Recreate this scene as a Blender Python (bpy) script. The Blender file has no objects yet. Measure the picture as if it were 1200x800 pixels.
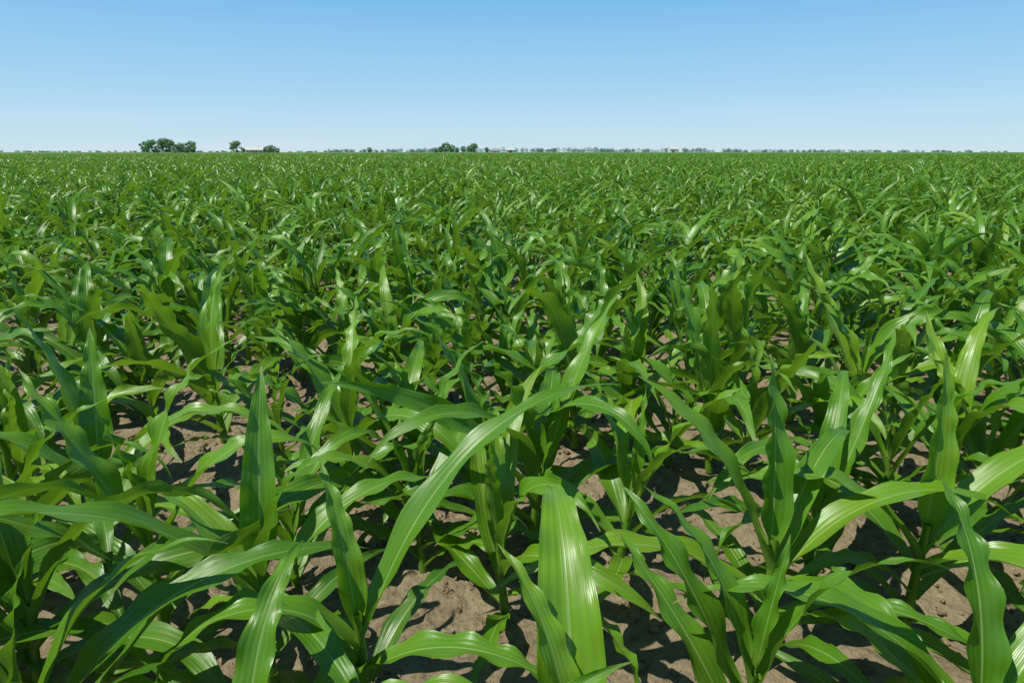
import bpy, math, random
import numpy as np
from mathutils import Vector, Matrix
random.seed(21); rng=np.random.default_rng(11)
scene=bpy.context.scene
scene.view_settings.view_transform='Standard'
scene.view_settings.look='None'
scene.view_settings.exposure=0
rad=math.radians

# ------------------------------------------------------------ camera / light
CAM_H=1.36
cam=bpy.data.cameras.new("camera"); co=bpy.data.objects.new("camera",cam)
scene.collection.objects.link(co); scene.camera=co
cam.lens=24; cam.sensor_width=36; cam.clip_start=0.02; cam.clip_end=20000
co.location=(0,0,CAM_H); co.rotation_euler=(rad(90-15.5),0,0)

SUN_AZ=rad(-112); SUN_EL=rad(60)       # azimuth clockwise from +Y
sd=Vector((math.sin(SUN_AZ)*math.cos(SUN_EL),math.cos(SUN_AZ)*math.cos(SUN_EL),math.sin(SUN_EL)))
sl=bpy.data.lights.new("sun",'SUN'); sl.energy=5.0; sl.angle=rad(0.5); sl.color=(1,0.97,0.88)
so=bpy.data.objects.new("sun",sl); scene.collection.objects.link(so)
so.rotation_euler=sd.to_track_quat('Z','Y').to_euler(); so.location=(0,0,30)
w=bpy.data.worlds.new("World"); scene.world=w; w.use_nodes=True
nt=w.node_tree; nt.nodes.clear()
sky=nt.nodes.new('ShaderNodeTexSky'); sky.sky_type='NISHITA'; sky.sun_disc=False
sky.sun_elevation=SUN_EL; sky.sun_rotation=SUN_AZ; sky.air_density=1.0; sky.dust_density=0.3; sky.ozone_density=2.0
tc=nt.nodes.new('ShaderNodeTexCoord'); sx=nt.nodes.new('ShaderNodeSeparateXYZ'); nt.links.new(tc.outputs['Generated'],sx.inputs[0])
cr=nt.nodes.new('ShaderNodeValToRGB'); nt.links.new(sx.outputs[2],cr.inputs[0])
pts=[(0.0,(0.58,0.77,0.89)),(0.03,(0.50,0.73,0.90)),(0.09,(0.36,0.65,0.90)),(0.20,(0.18,0.50,0.86)),(0.45,(0.05,0.20,0.46)),(1.0,(0.028,0.11,0.30))]
while len(cr.color_ramp.elements)<len(pts): cr.color_ramp.elements.new(0.5)
for e,(p_,c_) in zip(cr.color_ramp.elements,pts): e.position=p_; e.color=(*c_,1)
sc=nt.nodes.new('ShaderNodeVectorMath'); sc.operation='SCALE'; sc.inputs['Scale'].default_value=1/0.12
nt.links.new(cr.outputs[0],sc.inputs[0])
mxs=nt.nodes.new('ShaderNodeMixRGB'); mxs.inputs[0].default_value=0.9
nt.links.new(sky.outputs[0],mxs.inputs[1]); nt.links.new(sc.outputs[0],mxs.inputs[2])
# very faint low wisps of haze cloud near the horizon
mp_=nt.nodes.new('ShaderNodeMapping'); mp_.inputs['Scale'].default_value=(1.2,1.2,26)
nt.links.new(tc.outputs['Generated'],mp_.inputs[0])
cn=nt.nodes.new('ShaderNodeTexNoise'); cn.inputs['Scale'].default_value=2.2; cn.inputs['Detail'].default_value=5
nt.links.new(mp_.outputs[0],cn.inputs['Vector'])
mr1=nt.nodes.new('ShaderNodeMapRange'); mr1.inputs[1].default_value=.50; mr1.inputs[2].default_value=.78; mr1.inputs[4].default_value=.35
nt.links.new(cn.outputs[0],mr1.inputs[0])
mr2=nt.nodes.new('ShaderNodeMapRange'); mr2.inputs[1].default_value=.0; mr2.inputs[2].default_value=.10; mr2.inputs[3].default_value=1; mr2.inputs[4].default_value=0
nt.links.new(sx.outputs[2],mr2.inputs[0])
mm=nt.nodes.new('ShaderNodeMath'); mm.operation='MULTIPLY'; nt.links.new(mr1.outputs[0],mm.inputs[0]); nt.links.new(mr2.outputs[0],mm.inputs[1])
mxc=nt.nodes.new('ShaderNodeMixRGB'); nt.links.new(mm.outputs[0],mxc.inputs[0]); nt.links.new(mxs.outputs[0],mxc.inputs[1]); mxc.inputs[2].default_value=(6.3,6.9,7.6,1)
bg=nt.nodes.new('ShaderNodeBackground'); bg.inputs[1].default_value=0.12
wo=nt.nodes.new('ShaderNodeOutputWorld')
nt.links.new(mxc.outputs[0],bg.inputs[0]); nt.links.new(bg.outputs[0],wo.inputs[0])

# ------------------------------------------------------------ helpers
class NB:
    def __init__(s,name):
        s.m=bpy.data.materials.new(name); s.m.use_nodes=True; s.t=s.m.node_tree; s.t.nodes.clear()
        s.out=s.t.nodes.new('ShaderNodeOutputMaterial')
    def n(s,typ,props=None,**ins):
        nd=s.t.nodes.new(typ)
        if props:
            for k,v in props.items(): setattr(nd,k,v)
        for k,v in ins.items():
            key=int(k[1:]) if k[0]=='i' and k[1:].isdigit() else k.replace('_',' ')
            s.set(nd.inputs[key],v)
        return nd
    def set(s,sock,v):
        if isinstance(v,bpy.types.NodeSocket): s.t.links.new(v,sock)
        elif isinstance(v,bpy.types.Node): s.t.links.new(v.outputs[0],sock)
        else: sock.default_value=v
    def math(s,op,a,b=0.0,c=None):
        nd=s.n('ShaderNodeMath',{'operation':op},i0=a,i1=b)
        if c is not None: s.set(nd.inputs[2],c)
        return nd.outputs[0]
    def mix(s,f,a,b):
        nd=s.n('ShaderNodeMixRGB',None,i0=f,i1=a,i2=b); return nd.outputs[0]
    def ramp(s,f,pts):
        nd=s.n('ShaderNodeValToRGB',None,i0=f); cr=nd.color_ramp
        while len(cr.elements)<len(pts): cr.elements.new(0.5)
        for e,(p,c) in zip(cr.elements,pts):
            e.position=p; e.color=c if len(c)==4 else (*c,1)
        return nd.outputs[0]
    def maprange(s,v,a,b,c,d):
        nd=s.n('ShaderNodeMapRange',None,i0=v,i1=a,i2=b,i3=c,i4=d); return nd.outputs[0]

def simple_mat(name,col,rough=0.8,var=0.15,scale=3.0):
    b=NB(name); geo=b.n('ShaderNodeTexCoord')
    no=b.n('ShaderNodeTexNoise',None,Vector=geo.outputs['Object'],Scale=scale,Detail=5.0)
    c=b.mix(no.outputs[0],tuple(x*(1-var) for x in col)+(1,),tuple(min(1,x*(1+var)) for x in col)+(1,))
    p=b.n('ShaderNodeBsdfPrincipled',None,Base_Color=c,Roughness=rough)
    b.set(b.out.inputs[0],p); return b.m

def leaf_material(name="corn_leaf"):
    b=NB(name)
    at=b.n('ShaderNodeAttribute',{'attribute_name':'luv'})
    sp=b.n('ShaderNodeSeparateXYZ',None,i0=at.outputs['Vector'])
    u,s_,tint=sp.outputs
    geo=b.n('ShaderNodeNewGeometry')
    no=b.n('ShaderNodeTexNoise',None,Vector=geo.outputs['Position'],Scale=9.0,Detail=2.0)
    nl=b.n('ShaderNodeTexNoise',None,Vector=geo.outputs['Position'],Scale=0.35,Detail=2.0)
    tt=b.math('ADD',tint,b.maprange(nl.outputs[0],0.3,0.7,-0.12,0.12))
    base=b.ramp(tt,[(0.0,(0.036,0.130,0.005)),(0.4,(0.080,0.220,0.008)),(0.72,(0.130,0.295,0.010)),(1.0,(0.215,0.385,0.016))])
    base=b.mix(b.maprange(no.outputs[0],0.3,0.75,0.0,0.4),base,(0.140,0.290,0.012,1))
    base=b.mix(b.maprange(s_,0.0,0.16,0.5,0.0),base,(0.22,0.38,0.05,1))
    wv=b.math('SINE',b.math('MULTIPLY',u,82.0))
    wv2=b.math('SINE',b.math('MULTIPLY_ADD',u,19.0,b.math('MULTIPLY',tint,9.0)))
    base=b.mix(b.math('MULTIPLY_ADD',wv,0.07,0.07),base,(0.18,0.36,0.05,1))
    base=b.mix(b.math('MULTIPLY_ADD',wv2,0.07,0.07),base,(0.03,0.12,0.01,1))
    au=b.math('ABSOLUTE',u)
    rib=b.math('MULTIPLY',b.maprange(au,0.025,0.075,1.0,0.0),b.maprange(s_,0.55,1.0,0.75,0.12))
    base=b.mix(rib,base,(0.32,0.46,0.13,1))
    # a little drying at the very tips
    tipf=b.math('MULTIPLY',b.maprange(s_,0.93,1.0,0.0,1.0),b.maprange(no.outputs[0],0.45,0.6,0.0,0.8))
    base=b.mix(tipf,base,(0.36,0.30,0.10,1))
    back=geo.outputs['Backfacing']
    col=b.mix(b.math('MULTIPLY',back,0.4),base,(0.14,0.27,0.05,1))
    bump=b.n('ShaderNodeBump',None,Strength=0.4,Distance=0.002)
    hgt=b.math('ADD',b.math('MULTIPLY',wv,0.10),b.math('ADD',b.math('MULTIPLY',rib,-1.0),b.math('MULTIPLY',no.outputs[0],4.0)))
    hgt=b.math('ADD',hgt,b.math('MULTIPLY',wv2,0.35))
    b.set(bump.inputs['Height'],hgt)
    p=b.n('ShaderNodeBsdfPrincipled',None,Base_Color=col,Normal=bump)
    b.set(p.inputs['Roughness'],b.math('MULTIPLY_ADD',back,0.12,b.maprange(no.outputs[0],0.3,0.7,0.29,0.42)))
    p.inputs['Specular IOR Level'].default_value=0.58
    tcol=b.mix(0.5,base,(0.28,0.54,0.010,1))
    tr=b.n('ShaderNodeBsdfTranslucent',None,Color=tcol)
    mx=b.n('ShaderNodeMixShader',None,i0=0.30,i1=p.outputs[0],i2=tr.outputs[0])
    b.set(b.out.inputs[0],mx); return b.m
LEAF=leaf_material()

# ------------------------------------------------------------ corn plants
def sm(x): x=np.clip(x,0,1); return x*x*(3-2*x)
def make_leaf(r,ns,nu,h,phi,L,W,th0,bend,p,roll,twist,sr,wave,A_mid,tint):
    """leaf blade with a sheath wrapping the stalk; returns verts, faces, luv"""
    s=np.linspace(0,1,ns)**0.95
    th=th0+bend*s**p
    D=np.array([math.cos(phi),math.sin(phi),0.])
    az=phi+twist*s**1.5
    Dx=np.stack([np.cos(az),np.sin(az),np.zeros(ns)],1)
    Z=np.array([0,0,1.])
    T=np.sin(th)[:,None]*Dx+np.cos(th)[:,None]*Z
    S=np.cross(np.broadcast_to(Z,(ns,3)),Dx)
    N=-np.cos(th)[:,None]*Dx+np.sin(th)[:,None]*Z
    ds=np.diff(s,prepend=0)*L
    c=np.cumsum(T*ds[:,None],0)+D*sr+np.array([0,0,h])
    rl=roll*sm((s-0.1)/0.8)
    S2=np.cos(rl)[:,None]*S+np.sin(rl)[:,None]*N
    N2=-np.sin(rl)[:,None]*S+np.cos(rl)[:,None]*N
    f=(0.50+0.50*sm(s/0.32))*np.power(np.clip(1-s**2.1,0,1),0.95)
    wd=np.maximum(W*f,0.0015)
    A0=min(5.2,W*0.5/max(sr,1e-3)); 
    A=A0*(1-sm(s/0.20))+A_mid*sm(s/0.20)*(1-0.65*sm((s-0.2)/0.8))
    A=np.maximum(A,0.05)
    u=np.linspace(-1,1,nu)
    a=u[None,:]*wd[:,None]/2; R=(wd/A)[:,None]
    offS=R*np.sin(a/R); offN=R*(1-np.cos(a/R))
    k1,k2=r.uniform(5,9),r.uniform(5,9); p1,p2=r.uniform(0,6.3),r.uniform(0,6.3)
    wl=np.sin(s*k1*2*math.pi*0.7+p1+0.8*np.sin(s*9))*sm((s-0.1)/0.25)*(1-sm((s-0.75)/0.25)*0.8)
    wr=np.sin(s*k2*2*math.pi*0.7+p2+0.8*np.sin(s*8+1))*sm((s-0.1)/0.25)*(1-sm((s-0.75)/0.25)*0.8)
    U=np.abs(u)[None,:]**2.0
    rip=np.where(u[None,:]<0,wl[:,None],wr[:,None])*U*wave
    offN=offN+rip+np.abs(u)[None,:]*wd[:,None]*0.07*sm(s/0.3)[:,None]
    V=c[:,None,:]+S2[:,None,:]*offS[...,None]+N2[:,None,:]*offN[...,None]
    V=V.reshape(-1,3)
    i,j=np.meshgrid(np.arange(ns-1),np.arange(nu-1),indexing='ij')
    q=(i*nu+j).ravel()
    F=np.stack([q,q+1,q+nu+1,q+nu],1)
    luv=np.stack([np.broadcast_to(u[None,:],(ns,nu)).ravel(),np.repeat(s,nu),np.full(ns*nu,tint)],1)
    f0=F[len(F)//2]; nn=np.cross(V[f0[1]]-V[f0[0]],V[f0[3]]-V[f0[0]])
    if nn.dot(N2[ns//2])<0: F=F[:,::-1]
    return V,F,luv

def tube(pts,radii,n,tint,uval=0.4):
    pts=np.array(pts,float); m=len(pts); V=[]
    for k in range(m):
        t=pts[min(k+1,m-1)]-pts[max(k-1,0)]; t/=np.linalg.norm(t)
        a=np.cross(t,[1,0,0]) if abs(t[0])<0.9 else np.cross(t,[0,1,0]); a/=np.linalg.norm(a); b=np.cross(t,a)
        for q in range(n):
            an=2*math.pi*q/n; V.append(pts[k]+radii[k]*(math.cos(an)*a+math.sin(an)*b))
    F=[]
    for k in range(m-1):
        for q in range(n):
            q2=(q+1)%n; F.append((k*n+q,k*n+q2,(k+1)*n+q2,(k+1)*n+q))
    luv=np.tile([uval,0.05,tint],(m*n,1)).astype(float)
    return np.array(V),np.array(F),luv

def join(parts,lean):
    V=[];F=[];A=[];o=0
    for v,f,l in parts:
        V.append(v);F.append(f+o);A.append(l);o+=len(v)
    V=np.concatenate(V);F=np.concatenate(F);A=np.concatenate(A)
    V[:,0]+=lean[0]*V[:,2]; V[:,1]+=lean[1]*V[:,2]
    V[:,2]=np.where(V[:,2]<0.015,0.015+(V[:,2]-0.015)*0.15,V[:,2])
    return V,F,A

def corn_geo(r,lod,size=1.0):
    ns,nu,nt_={0:(28,9,10),1:(12,5,5),2:(6,3,3)}[lod]
    parts=[]
    nl=r.choice([9,9,10,10])
    phi0=r.uniform(0,6.28)
    H=r.uniform(0.24,0.34)*size
    lean=(r.uniform(-.07,.07),r.uniform(-.07,.07))
    pt=r.random()
    for i in range(nl):
        t=i/(nl-1)
        h=(0.03+t**1.1*(H-0.02))
        phi=phi0+math.pi*(i%2)+r.gauss(0,0.40)
        Lmax=r.uniform(0.55,0.74)*size
        L=Lmax*(0.48+0.55*math.sin(math.pi*min(1,(t*0.80+0.12))))
        W=r.uniform(0.074,0.100)*size*(0.60+0.45*math.sin(math.pi*min(1,t*0.75+0.15)))
        if t>0.91:
            th0=rad(r.uniform(2,8)); bend=rad(r.uniform(10,60)); p=r.uniform(1.5,2.4); Am=r.uniform(1.0,1.9)
            L*=r.uniform(.6,.9); W*=0.8
        elif t>0.6:
            th0=rad(r.uniform(8,26)); bend=rad(r.uniform(40,145)); p=r.uniform(1.1,2.6); Am=r.uniform(0.6,1.2)
        elif t>0.25:
            th0=rad(r.uniform(22,42)); bend=rad(r.uniform(60,145)); p=r.uniform(1.0,2.2); Am=r.uniform(0.4,1.0)
        else:
            th0=rad(r.uniform(35,58)); bend=rad(r.uniform(50,95)); p=r.uniform(0.9,1.4); Am=r.uniform(0.4,0.9)
        sr=0.015*(1-0.5*t)*size
        parts.append(make_leaf(r,ns,nu,h,phi,L,W,th0,bend,p,r.gauss(0,0.6),r.gauss(0,0.6),sr,
             r.uniform(.005,.015),Am,min(1,max(0,pt*0.45+r.random()*0.4+t*0.25))))
    k=6 if lod<2 else 3
    zs=np.linspace(-0.02,H*0.98,k)
    parts.append(tube([(0,0,z) for z in zs],[0.0145*size*(1-0.45*(z/H)) for z in zs],nt_,0.6))
    return join(parts,lean)

def custom_corn(r,H,leaves,base_phi=0.5):
    """hand-described plant: leaves = (height, azimuth deg, length, width, start deg, bend deg, power, roll, twist)"""
    parts=[]
    for (h,az,L,W,t0,bd,p,ro,tw) in leaves:
        parts.append(make_leaf(r,36,11,h,rad(az),L,W,rad(t0),rad(bd),p,ro,tw,0.014*(1-0.4*h/H),r.uniform(.005,.010),
             r.uniform(.6,1.0) if t0>8 else 1.4,r.uniform(.35,.9)))
    for i in range(5):
        parts.append(make_leaf(r,24,9,0.03+0.03*i,base_phi+math.pi*(i%2)+r.gauss(0,.5),r.uniform(.34,.52),r.uniform(.05,.07),
             rad(r.uniform(35,55)),rad(r.uniform(50,100)),1.2,r.gauss(0,.4),r.gauss(0,.4),.016,.006,.7,r.uniform(.1,.6)))
    zs=np.linspace(-0.03,H,7)
    parts.append(tube([(0,0,z) for z in zs],[0.016*(1-0.45*(z/H)) for z in zs],10,0.6))
    return join(parts,(0,0))

def to_mesh(name,V,F,mat,luv=None,smooth=True):
    me=bpy.data.meshes.new(name)
    V=np.asarray(V,dtype=np.float32); F=np.asarray(F,dtype=np.int32)
    n=F.shape[1]
    me.vertices.add(len(V)); me.vertices.foreach_set('co',V.ravel())
    me.loops.add(F.size); me.loops.foreach_set('vertex_index',F.ravel())
    me.polygons.add(len(F)); me.polygons.foreach_set('loop_start',np.arange(len(F),dtype=np.int32)*n)
    me.polygons.foreach_set('loop_total',np.full(len(F),n,dtype=np.int32))
    me.polygons.foreach_set('use_smooth',np.full(len(F),smooth))
    me.update(calc_edges=True)
    if luv is not None:
        at=me.attributes.new('luv','FLOAT_VECTOR','POINT'); at.data.foreach_set('vector',np.asarray(luv,np.float32).ravel())
    me.materials.append(mat); return me

hi=[to_mesh("corn_hi_%02d"%i,*(lambda g:(g[0],g[1],LEAF,g[2]))(corn_geo(random,0))) for i in range(28)]
mid=[corn_geo(random,1) for i in range(26)]
low=[corn_geo(random,2) for i in range(16)]

# ------------------------------------------------------------ field layout (row frame)
TH=rad(59)
dR=np.array([-math.sin(TH),math.cos(TH)]); pR=np.array([math.cos(TH),math.sin(TH)])
RS=0.84; OFF=1.03; PS=0.21
NPL=19
TR,TP=4.0*RS,NPL*PS
def ground_z(x,y):
    q=x*pR[0]+y*pR[1]
    return 0.020*np.cos(2*np.pi*(q-OFF)/RS)

class Merge:
    def __init__(s): s.V=[];s.F=[];s.A=[];s.o=0
    def add(s,g,x,y,z,an,sc,dt):
        c,s_=math.cos(an),math.sin(an); V=g[0]*sc
        s.V.append(np.stack([V[:,0]*c-V[:,1]*s_+x,V[:,0]*s_+V[:,1]*c+y,V[:,2]+z],1)); s.F.append(g[1]+s.o)
        A=g[2].copy(); A[:,2]=np.clip(A[:,2]+dt,0,1); s.A.append(A); s.o+=len(V)
    def mesh(s,name): return to_mesh(name,np.concatenate(s.V),np.concatenate(s.F),LEAF,np.concatenate(s.A))

tile_col=bpy.data.collections.new("corn_tile_models")
NT=6
for k in range(NT):
    M=Merge()
    for a in range(4):
        for b_ in range(NPL):
            if random.random()<0.06: continue
            M.add(random.choice(low),(a-1.5)*RS+random.gauss(0,0.04),(b_-NPL//2)*PS+random.gauss(0,0.06),0,random.uniform(0,6.28),random.gauss(1.0,0.13),random.uniform(-.25,.25))
    tile_col.objects.link(bpy.data.objects.new("corn_tile_%02d"%k,M.mesh("corn_tile_%02d"%k)))
TANG=math.atan2(pR[1],pR[0])

def instancer(name,pts,rots,scl,idx,coll):
    me=bpy.data.meshes.new(name); me.vertices.add(len(pts)); me.vertices.foreach_set('co',np.asarray(pts,np.float32).ravel())
    a=me.attributes.new('rot','FLOAT_VECTOR','POINT'); a.data.foreach_set('vector',np.asarray(rots,np.float32).ravel())
    a=me.attributes.new('scl','FLOAT','POINT'); a.data.foreach_set('value',np.asarray(scl,np.float32))
    a=me.attributes.new('idx','INT','POINT'); a.data.foreach_set('value',np.asarray(idx,np.int32))
    ob=bpy.data.objects.new(name,me); scene.collection.objects.link(ob)
    ng=bpy.data.node_groups.new(name+"_scatter",'GeometryNodeTree')
    ng.interface.new_socket("Geometry",in_out='INPUT',socket_type='NodeSocketGeometry')
    ng.interface.new_socket("Geometry",in_out='OUTPUT',socket_type='NodeSocketGeometry')
    N=ng.nodes; L=ng.links
    gi=N.new('NodeGroupInput'); go=N.new('NodeGroupOutput')
    ci=N.new('GeometryNodeCollectionInfo'); ci.inputs['Collection'].default_value=coll
    ci.inputs['Separate Children'].default_value=True; ci.inputs['Reset Children'].default_value=True
    ip=N.new('GeometryNodeInstanceOnPoints'); ip.inputs['Pick Instance'].default_value=True
    def na(nm,t):
        n=N.new('GeometryNodeInputNamedAttribute'); n.data_type=t; n.inputs['Name'].default_value=nm
        return n.outputs['Attribute']
    L.new(gi.outputs[0],ip.inputs['Points']); L.new(ci.outputs[0],ip.inputs['Instance'])
    L.new(na('idx','INT'),ip.inputs['Instance Index']); L.new(na('scl','FLOAT'),ip.inputs['Scale'])
    L.new(na('rot','FLOAT_VECTOR'),ip.inputs['Rotation'])
    L.new(ip.outputs[0],go.inputs[0])
    md=ob.modifiers.new("scatter",'NODES'); md.node_group=ng
    return ob

# foreground plants described one by one
KEY=[
 ((0.13,0.95),0.32,[(0.26,88,.62,.125,10,118,1.8,0.0,0.1),(0.20,160,.52,.100,25,120,1.4,.3,.3),(0.16,15,.52,.085,30,110,1.4,-.2,0),(0.18,215,.5,.08,35,100,1.3,0,.2),(0.28,120,.40,.07,5,70,1.8,.2,.1)]),
 ((0.68,1.55),0.36,[(0.32,95,.48,.100,3,22,2.0,.5,0),(0.28,168,.58,.108,18,42,1.6,-.5,0),(0.24,8,.76,.095,32,105,1.2,.1,-.1),(0.22,-72,.62,.104,38,125,1.2,.1,.1),(0.19,182,.74,.094,42,85,1.1,-.1,.2),(0.26,40,.6,.085,22,100,1.5,.3,.2),(0.15,-35,.55,.08,45,90,1.2,0,0)]),
 ((-0.33,1.30),0.33,[(0.27,38,.84,.090,28,72,1.5,.1,-.35),(0.24,192,.54,.090,25,150,1.2,.1,.2),(0.20,-95,.48,.088,40,115,1.2,.1,0),(0.19,-15,.50,.086,48,90,1.2,-.1,0),(0.28,120,.38,.07,5,60,1.8,.3,0),(0.17,160,.50,.08,38,95,1.2,0,.1)]),
 ((-1.34,1.98),0.36,[(0.31,170,.56,.108,14,28,1.6,.5,.1),(0.30,120,.46,.100,6,30,1.8,-.3,0),(0.27,5,.68,.092,24,108,1.3,.2,-.1),(0.24,200,.66,.092,30,95,1.3,0,0),(0.20,-60,.56,.088,38,100,1.2,0,.1),(0.22,60,.56,.085,30,100,1.3,.2,.2),(0.16,-20,.5,.08,45,90,1.2,0,0)]),
 ((-0.62,1.46),0.34,[(0.28,212,.82,.100,30,78,1.3,.1,.15),(0.30,100,.50,.095,8,40,1.8,.3,0),(0.24,30,.60,.088,25,110,1.4,0,.2),(0.20,-50,.56,.088,38,105,1.2,0,.1),(0.22,150,.60,.088,28,110,1.4,.3,0),(0.30,-10,.40,.070,5,60,2,.3,0)]),
 ((-0.50,1.00),0.32,[(0.24,192,.70,.108,38,78,1.2,.1,.2),(0.22,228,.58,.098,45,85,1.2,0,0),(0.18,-20,.52,.094,50,80,1.2,.1,0),(0.25,80,.42,.080,10,80,1.7,.2,0),(0.17,150,.50,.085,42,90,1.2,.1,0)]),
 ((0.92,1.08),0.32,[(0.25,160,.64,.098,32,95,1.3,0,.1),(0.26,20,.60,.092,28,100,1.3,.1,0),(0.28,90,.46,.088,8,60,1.8,.3,0),(0.2,-40,.5,.085,45,80,1.2,0,0),(0.18,120,.5,.08,35,110,1.2,.3,0)]),
 ((1.13,1.68),0.35,[(0.31,80,.48,.098,3,25,2.0,.5,0),(0.26,15,.70,.094,28,100,1.3,.1,0),(0.25,175,.68,.094,28,110,1.3,.1,0),(0.22,-60,.62,.100,35,130,1.3,0,.1),(0.19,-20,.55,.08,42,90,1.2,0,0),(0.2,130,.55,.08,36,90,1.2,0,0)]),
]
GEN=[(-.99,1.66,1.14),(-.02,1.78,1.04),(.35,1.98,1.02),(.93,1.88,1.1),(-1.23,1.46,1.16),(-.97,1.12,1.14),(1.28,1.30,1.15),(.50,1.20,.98),(-.30,2.02,1.0),(-.70,1.92,1.0),(-1.5,1.28,1.1),(1.5,1.62,1.1),(-1.55,1.85,1.05),(-.12,.80,.95)]
def put(me,x,y,s,an):
    o=bpy.data.objects.new("corn_plant",me); scene.collection.objects.link(o)
    o.location=(x,y,float(ground_z(x,y))); o.scale=(s,s,s); o.rotation_euler=(random.gauss(0,.03),random.gauss(0,.03),an)
rk=random.Random(5)
for (xy,H,lv) in KEY:
    g=custom_corn(rk,H,lv,rk.uniform(0,3.1)); put(to_mesh("corn_key",g[0],g[1],LEAF,g[2]),xy[0],xy[1],1.09,0)
for (x,y,s) in GEN: put(random.choice(hi),x,y,s,random.uniform(0,6.28))

MID=Merge(); tp=[];trr=[];ti=[]
FAR=330; nhi=0; nmid=0
ni=int(FAR*1.6/TR)+2; nj=int(FAR*1.6/TP)+2
q0=OFF+1.5*RS
def smooth_size(x,y):
    return 1.03+0.09*math.sin(x*0.35+1.3*math.sin(y*0.22))*math.sin(y*0.31+0.7)
for a in range(-ni,ni):
    for b_ in range(-nj,nj):
        q=q0+a*TR; d=b_*TP
        x,y=pR[0]*q+dR[0]*d, pR[1]*q+dR[1]*d
        if y<-5 or abs(x)>y*1.0+9 or math.hypot(x,y)>FAR: continue
        if math.hypot(x,y)>22:
            tp.append((x,y,0)); trr.append((0,0,TANG+random.choice([0,math.pi]))); ti.append(random.randrange(NT)); continue
        for c in range(4):
            for e in range(NPL):
                if random.random()<0.055: continue
                qq=q+(c-1.5)*RS+random.gauss(0,0.035); dd=d+(e-NPL//2)*PS+random.gauss(0,0.055)
                X,Y=pR[0]*qq+dR[0]*dd, pR[1]*qq+dR[1]*dd
                rr=math.hypot(X,Y)
                if rr<0.6: continue
                if -0.2<Y<2.12 and abs(X)<1.72: continue
                z=float(ground_z(X,Y)); s=min(1.3,random.gauss(1.0,0.13))*smooth_size(X,Y); an=random.uniform(0,6.28)
                if rr<5.2 and Y>0.0 and abs(X)<Y*0.95+0.8:
                    put(random.choice(hi),X,Y,s,an); nhi+=1
                else:
                    MID.add(random.choice(mid),X,Y,z,an,s,random.uniform(-.25,.25)); nmid+=1
print("near",nhi,"mid",nmid,"tiles",len(tp))
scene.collection.objects.link(bpy.data.objects.new("corn_field",MID.mesh("corn_field")))
instancer("corn_field_distant",tp,trr,np.ones(len(tp)),ti,tile_col)

# far canopy sheet
b=NB("far_canopy"); geo=b.n('ShaderNodeNewGeometry')
n1=b.n('ShaderNodeTexNoise',None,Vector=geo.outputs['Position'],Scale=0.8,Detail=8.0)
n2=b.n('ShaderNodeTexNoise',None,Vector=geo.outputs['Position'],Scale=0.01,Detail=3.0)
c=b.ramp(n1.outputs[0],[(0.3,(0.05,0.13,0.018)),(0.7,(0.11,0.23,0.035))])
c=b.mix(b.math('MULTIPLY',n2.outputs[0],0.5),c,(0.10,0.22,0.04,1))
p=b.n('ShaderNodeBsdfPrincipled',None,Base_Color=c,Roughness=0.7); b.set(b.out.inputs[0],p)
rads=np.concatenate([np.geomspace(FAR-6,3200,160)]); angs=np.linspace(rad(-58),rad(58),260)
RR,AA=np.meshgrid(rads,angs,indexing='ij')
V=np.stack([RR*np.sin(AA),RR*np.cos(AA),0.42+rng.normal(0,0.07,RR.shape)],-1).reshape(-1,3)
i,j=np.meshgrid(np.arange(len(rads)-1),np.arange(len(angs)-1),indexing='ij'); q=(i*len(angs)+j).ravel()
F=np.stack([q,q+len(angs),q+len(angs)+1,q+1],1)[:,::-1]
o=bpy.data.objects.new("far_crop_canopy",to_mesh("far_crop_canopy",V,F,b.m)); scene.collection.objects.link(o)

# ------------------------------------------------------------ soil
def vnoise(x,y,seed):
    g=np.random.default_rng(seed).random((256,256))
    xi=np.floor(x).astype(int); yi=np.floor(y).astype(int); fx=x-xi; fy=y-yi
    fx=fx*fx*(3-2*fx); fy=fy*fy*(3-2*fy); xi&=255; yi&=255; x1=(xi+1)&255; y1=(yi+1)&255
    return (g[xi,yi]*(1-fx)*(1-fy)+g[x1,yi]*fx*(1-fy)+g[xi,y1]*(1-fx)*fy+g[x1,y1]*fx*fy)-0.5
n=360; t=np.linspace(-1,1,2*n+1); ax=0.7*np.sinh(9.3*t)
GX,GY=np.meshgrid(ax,ax+2.4,indexing='ij')
GZ=ground_z(GX,GY)
for fr,am,sd_ in ((1.7,.03,1),(6,.024,2),(17,.028,3),(38,.016,4)):
    nz=vnoise(GX*fr+50,GY*fr+80,sd_)
    if fr>10: nz=np.abs(nz)*1.6-0.2
    GZ=GZ+nz*am
dist=np.hypot(GX,GY-2.4); GZ=GZ*np.clip(1-(dist-8)/20,0,1)-0.0
m=2*n+1; V=np.stack([GX,GY,GZ],-1).reshape(-1,3)
i,j=np.meshgrid(np.arange(m-1),np.arange(m-1),indexing='ij'); q=(i*m+j).ravel()
F=np.stack([q,q+m,q+m+1,q+1],1)
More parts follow.
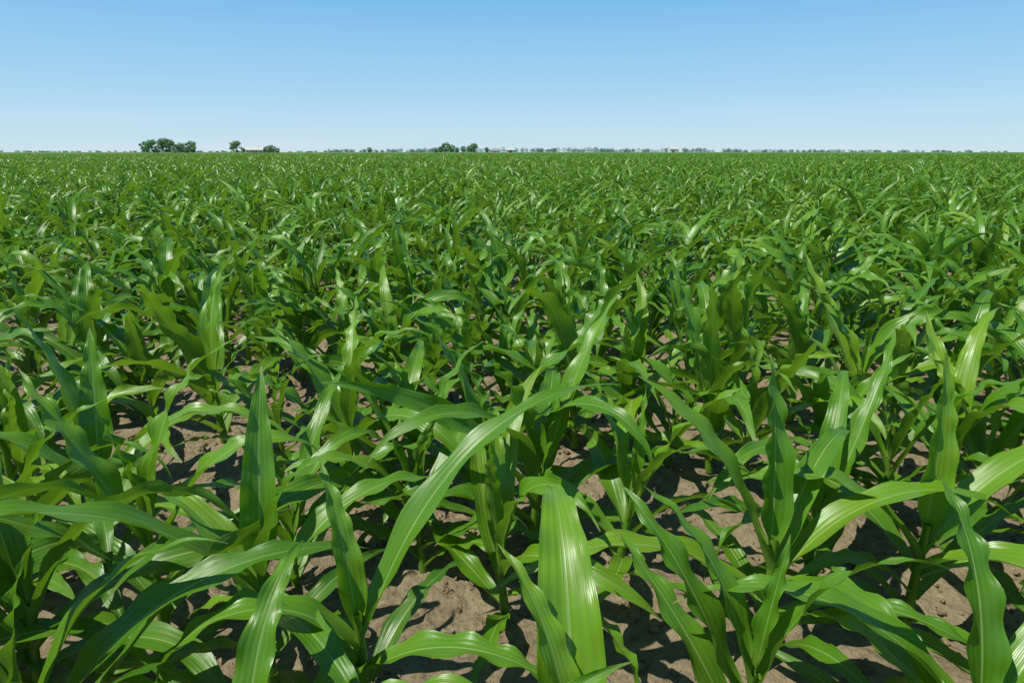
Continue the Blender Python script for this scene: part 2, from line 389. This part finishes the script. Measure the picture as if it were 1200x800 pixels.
def soil_mat(name):
    b=NB(name); geo=b.n('ShaderNodeNewGeometry'); P=geo.outputs['Position']
    n1=b.n('ShaderNodeTexNoise',None,Vector=P,Scale=2.5,Detail=6.0)
    n2=b.n('ShaderNodeTexNoise',None,Vector=P,Scale=26.0,Detail=8.0,Roughness=0.65)
    n3=b.n('ShaderNodeTexNoise',None,Vector=P,Scale=160.0,Detail=4.0)
    vo=b.n('ShaderNodeTexVoronoi',None,Vector=P,Scale=45.0)
    c=b.ramp(n2.outputs[0],[(0.25,(0.105,0.076,0.045)),(0.5,(0.230,0.175,0.108)),(0.75,(0.37,0.295,0.195))])
    c=b.mix(b.maprange(n1.outputs[0],0.35,0.65,0.0,0.5),c,(0.29,0.228,0.145,1))
    h=b.math('ADD',b.math('MULTIPLY',n2.outputs[0],1.0),b.math('MULTIPLY',n3.outputs[0],0.3))
    h=b.math('ADD',h,b.math('MULTIPLY',vo.outputs['Distance'],-0.4))
    bu=b.n('ShaderNodeBump',None,Strength=0.9,Distance=0.02,Height=h)
    p=b.n('ShaderNodeBsdfPrincipled',None,Base_Color=c,Roughness=0.92,Normal=bu)
    p.inputs['Specular IOR Level'].default_value=0.2
    b.set(b.out.inputs[0],p); return b.m
SOIL=soil_mat("soil")
o=bpy.data.objects.new("ground",to_mesh("ground",V,F,SOIL)); scene.collection.objects.link(o)
# clods
import bmesh
from mathutils import noise
cc=bpy.data.collections.new("clod_models")
for k in range(6):
    bm=bmesh.new(); bmesh.ops.create_icosphere(bm,subdivisions=3,radius=1)
    ph=[random.uniform(0,50) for _ in range(3)]
    for v in bm.verts:
        d=v.co.normalized(); f=0.75+0.5*noise.noise(d*1.3+Vector(ph))+0.22*noise.noise(d*4+Vector(ph))
        v.co=Vector((d.x*f,d.y*f*random.uniform(.98,1.02),d.z*f*0.65))
    me=bpy.data.meshes.new("clod_%d"%k); bm.to_mesh(me); bm.free(); me.materials.append(SOIL)
    cc.objects.link(bpy.data.objects.new("clod_%d"%k,me))
P=[];R=[];S=[];I=[]
for _ in range(16000):
    r_=random.uniform(0.3,9)**1.0; a=random.uniform(-1,1)*rad(60)
    x=r_*math.sin(a); y=r_*math.cos(a)
    s=min(0.036,0.004+random.expovariate(1/0.0065))
    P.append((x,y,float(ground_z(x,y))+s*0.2)); R.append([random.uniform(0,6.28) for _ in range(3)]); S.append(s); I.append(random.randrange(6))
instancer("soil_clods",P,R,S,I,cc)

# ------------------------------------------------------------ distant trees
def foliage_mat(name,c1,c2,trf):
    b=NB(name); geo=b.n('ShaderNodeNewGeometry')
    n1=b.n('ShaderNodeTexNoise',None,Vector=geo.outputs['Position'],Scale=0.5,Detail=4.0)
    c=b.ramp(n1.outputs[0],[(0.35,c1),(0.65,c2)])
    p=b.n('ShaderNodeBsdfPrincipled',None,Base_Color=c,Roughness=0.7)
    tr=b.n('ShaderNodeBsdfTranslucent',None,Color=c)
    mx=b.n('ShaderNodeMixShader',None,i0=trf,i1=p.outputs[0],i2=tr.outputs[0]); b.set(b.out.inputs[0],mx); return b.m
FM=foliage_mat("tree_leaves",(0.16,0.30,0.14,1),(0.27,0.44,0.19,1),0.45)  # leaf greens lightened, some distance haze mixed into the colour
FM2=foliage_mat("hazy_tree_leaves",(0.19,0.32,0.28,1),(0.25,0.38,0.33,1),0.4)  # blue-grey atmospheric haze painted into the far leaf colour
BARK=simple_mat("bark",(0.14,0.12,0.10),0.9,0.3,4)
def quads(centers,size):
    n=len(centers); a=rng.normal(size=(n,3)); a/=np.linalg.norm(a,axis=1)[:,None]
    b_=np.cross(a,rng.normal(size=(n,3))); b_/=np.linalg.norm(b_,axis=1)[:,None]
    s=(size*rng.uniform(.6,1.3,n))[:,None]
    V=np.stack([centers-a*s,centers-b_*s*.6,centers+a*s,centers+b_*s*.6],1).reshape(-1,3)
    return V,np.arange(n*4).reshape(n,4)
def crown_pts(H,Wd,nc,per):
    P=[]
    for _ in range(nc):
        z=rng.uniform(0.14,0.95); a=rng.uniform(0,6.28); rr=Wd/2*math.sqrt(max(0,1-((z-0.52)/0.5)**2))*rng.uniform(.3,1)
        c=np.array([rr*math.cos(a),rr*math.sin(a),z*H]); rad_=rng.uniform(.10,.18)*Wd
        d=rng.normal(size=(per,3)); d/=np.linalg.norm(d,axis=1)[:,None]
        P.append(c+d*(rad_*rng.uniform(.5,1.05,per))[:,None]*np.array([1,1,.8]))
    return np.concatenate(P)
tree_models=[]
for k in range(4):
    H=rng.uniform(8,10); Wd=H*rng.uniform(.85,1.1)
    V,F=quads(crown_pts(H,Wd,36,75),0.34)
    cm=to_mesh("tree_crown_%d"%k,V,F,FM,smooth=False)
    tv=[];tf=[];o_=0
    segs=[([(0,0,-0.3),(0.05,0,H*.25),(0.1,0.1,H*.5),(0,0,H*.8)],[.28,.22,.15,.05])]
    for q in range(7):
        a=q*0.9+rng.uniform(0,.5); z=H*rng.uniform(.22,.5); l=Wd*.36
        segs.append(([(0,0,z),(l*.5*math.cos(a),l*.5*math.sin(a),z+l*.4),(l*math.cos(a),l*math.sin(a),z+l*.9)],[.11,.07,.03]))
    for pts,rd in segs:
        v,f,_=tube(pts,rd,7,0); tv.append(v); tf.append(f+o_); o_+=len(v)
    tree_models.append((cm,to_mesh("tree_trunk_%d"%k,np.concatenate(tv),np.concatenate(tf),BARK)))
def bearing(px,Y): return (px-600)/830.0*Y
def add_tree(x,y,s):
    cm,tm=random.choice(tree_models)
    t_=bpy.data.objects.new("tree",tm); scene.collection.objects.link(t_)
    c_=bpy.data.objects.new("crown",cm); scene.collection.objects.link(c_); c_.parent=t_
    t_.location=(x,y,0); t_.scale=(s,s,s*random.uniform(.9,1.08)); t_.rotation_euler=(0,0,random.uniform(0,6.28))
for px,s in ((170,1.1),(178,1.25),(184,.7),(192,1.25),(199,1.35),(206,.95),(212,1.1),(218,.65),(224,1.2)):
    y=640+random.uniform(-15,15); add_tree(bearing(px,y),y,s)
for px,s in ((277,1.25),(285,.55),(291,.35),(309,.6),(314,.8),(319,.95),(325,.6)):
    y=700+random.uniform(-15,15); add_tree(bearing(px,y),y,s)
for px,s in ((511,.8),(516,1.0),(523,1.7),(529,1.2),(536,.8),(543,1.0),(551,1.2),(556,1.4),(433,.9),(570,.8)):
    y=1000+random.uniform(-25,25); add_tree(bearing(px,y),y,s)

def treeline(name,specs):
    P=[]
    for x0,x1,y,h,dens in specs:
        X0,X1=bearing(x0,y),bearing(x1,y); nb=int((X1-X0)/9*dens)
        for _ in range(nb):
            cx=rng.uniform(X0,X1); hh=h*rng.uniform(.55,1.15); ww=rng.uniform(9,16); cy=y+rng.uniform(-25,25)
            m_=150; d=rng.normal(size=(m_,3)); d/=np.linalg.norm(d,axis=1)[:,None]; d*=rng.uniform(.5,1.05,m_)[:,None]
            P.append(np.array([cx,cy,hh*.5])+d*np.array([ww/2,ww/2,hh*.52]))
    V,F=quads(np.concatenate(P),0.9); V[:,2]=np.maximum(V[:,2],0.1)
    o=bpy.data.objects.new(name,to_mesh(name,V,F,FM2,smooth=False)); scene.collection.objects.link(o)
treeline("distant_treeline",[(385,520,1900,9,1.7),(490,720,1800,12,1.7),(700,870,1900,11,1.7),(860,1000,2200,9,1.5),(1000,1145,2300,8,1.0),(-40,20,1800,8,.5),(20,390,2500,6,.7),(1145,1300,2500,5,.6)])

# ------------------------------------------------------------ farm buildings
WALL=simple_mat("white_siding",(0.70,0.70,0.67),0.7,0.06); WALL2=simple_mat("cream_wall",(0.62,0.56,0.42),0.8,0.08)
ROOF=simple_mat("roof_shingle",(0.30,0.27,0.25),0.85,0.2); ROOF2=simple_mat("metal_roof",(0.55,0.53,0.45),0.6,0.1)
GLASS=simple_mat("window_glass",(0.04,0.05,0.06),0.15,0.05); DOOR=simple_mat("door_paint",(0.15,0.10,0.07),0.6,0.1)
def box(name,parent,c,s,mat):
    bm=bmesh.new(); bmesh.ops.create_cube(bm,size=1)
    for v in bm.verts: v.co=Vector((v.co.x*s[0]+c[0],v.co.y*s[1]+c[1],v.co.z*s[2]+c[2]))
    me=bpy.data.meshes.new(name); bm.to_mesh(me); bm.free(); me.materials.append(mat)
    o=bpy.data.objects.new(name,me); scene.collection.objects.link(o); o.parent=parent; return o
def building(name,x,y,rot,Lx,Ly,h,rh,wm,rm,barn=False):
    e=bpy.data.objects.new(name,None); scene.collection.objects.link(e); e.location=(x,y,0); e.rotation_euler=(0,0,rot)
    bm=bmesh.new(); a,b_=Lx/2,Ly/2
    vs=[bm.verts.new(p) for p in [(-a,-b_,-.2),(a,-b_,-.2),(a,b_,-.2),(-a,b_,-.2),(-a,-b_,h),(a,-b_,h),(a,b_,h),(-a,b_,h),(-a,0,h+rh-.1),(a,0,h+rh-.1)]]
    for f in [(0,1,5,4),(2,3,7,6),(1,2,6,9,5),(3,0,4,8,7)]: bm.faces.new([vs[k] for k in f])
    me=bpy.data.meshes.new("walls"); bm.to_mesh(me); bm.free(); me.materials.append(wm)
    o=bpy.data.objects.new("walls",me); scene.collection.objects.link(o); o.parent=e
    bm=bmesh.new(); ov=.5; k=rh/b_
    pr=[(-b_-ov,h-ov*k),(0,h+rh),(b_+ov,h-ov*k)]
    lo=[[bm.verts.new((sx*(a+ov),py,pz+dz)) for (py,pz) in pr] for sx in(-1,1) for dz in(0.0,.2)]
    for (A,B) in((0,1),(1,2)):
        bm.faces.new([lo[1][A],lo[3][A],lo[3][B],lo[1][B]]); bm.faces.new([lo[0][A],lo[0][B],lo[2][B],lo[2][A]])
        bm.faces.new([lo[0][A],lo[1][A],lo[1][B],lo[0][B]]); bm.faces.new([lo[2][A],lo[2][B],lo[3][B],lo[3][A]])
    me=bpy.data.meshes.new("roof"); bm.to_mesh(me); bm.free(); me.materials.append(rm)
    o=bpy.data.objects.new("roof",me); scene.collection.objects.link(o); o.parent=e
    if barn: box("door",e,(0,-b_-.04,1.8),(4,.1,3.6),DOOR)
    else:
        box("door",e,(0,-b_-.04,1.05),(1,.1,2.1),DOOR)
        for q,xx in enumerate(np.linspace(-a+1.5,a-1.5,4)):
            if abs(xx)>.9: box("window_%d"%q,e,(xx,-b_-.04,h*.55),(1.1,.1,1.2),GLASS)
        box("chimney",e,(a*.5,0,h+rh+.3),(.7,.7,1.4),WALL2)
building("farm_house",bearing(299,675),675,.2,15,9,3.2,2.6,WALL2,ROOF2)
building("farm_house",bearing(580,1050),1050,-.1,12,8,3.2,2.6,WALL,ROOF)
building("barn",bearing(598,1080),1080,.1,14,9,4.2,2.6,WALL,ROOF2,True)
building("barn",bearing(788,1150),1150,.05,12,9,6,3.5,WALL,ROOF2,True)
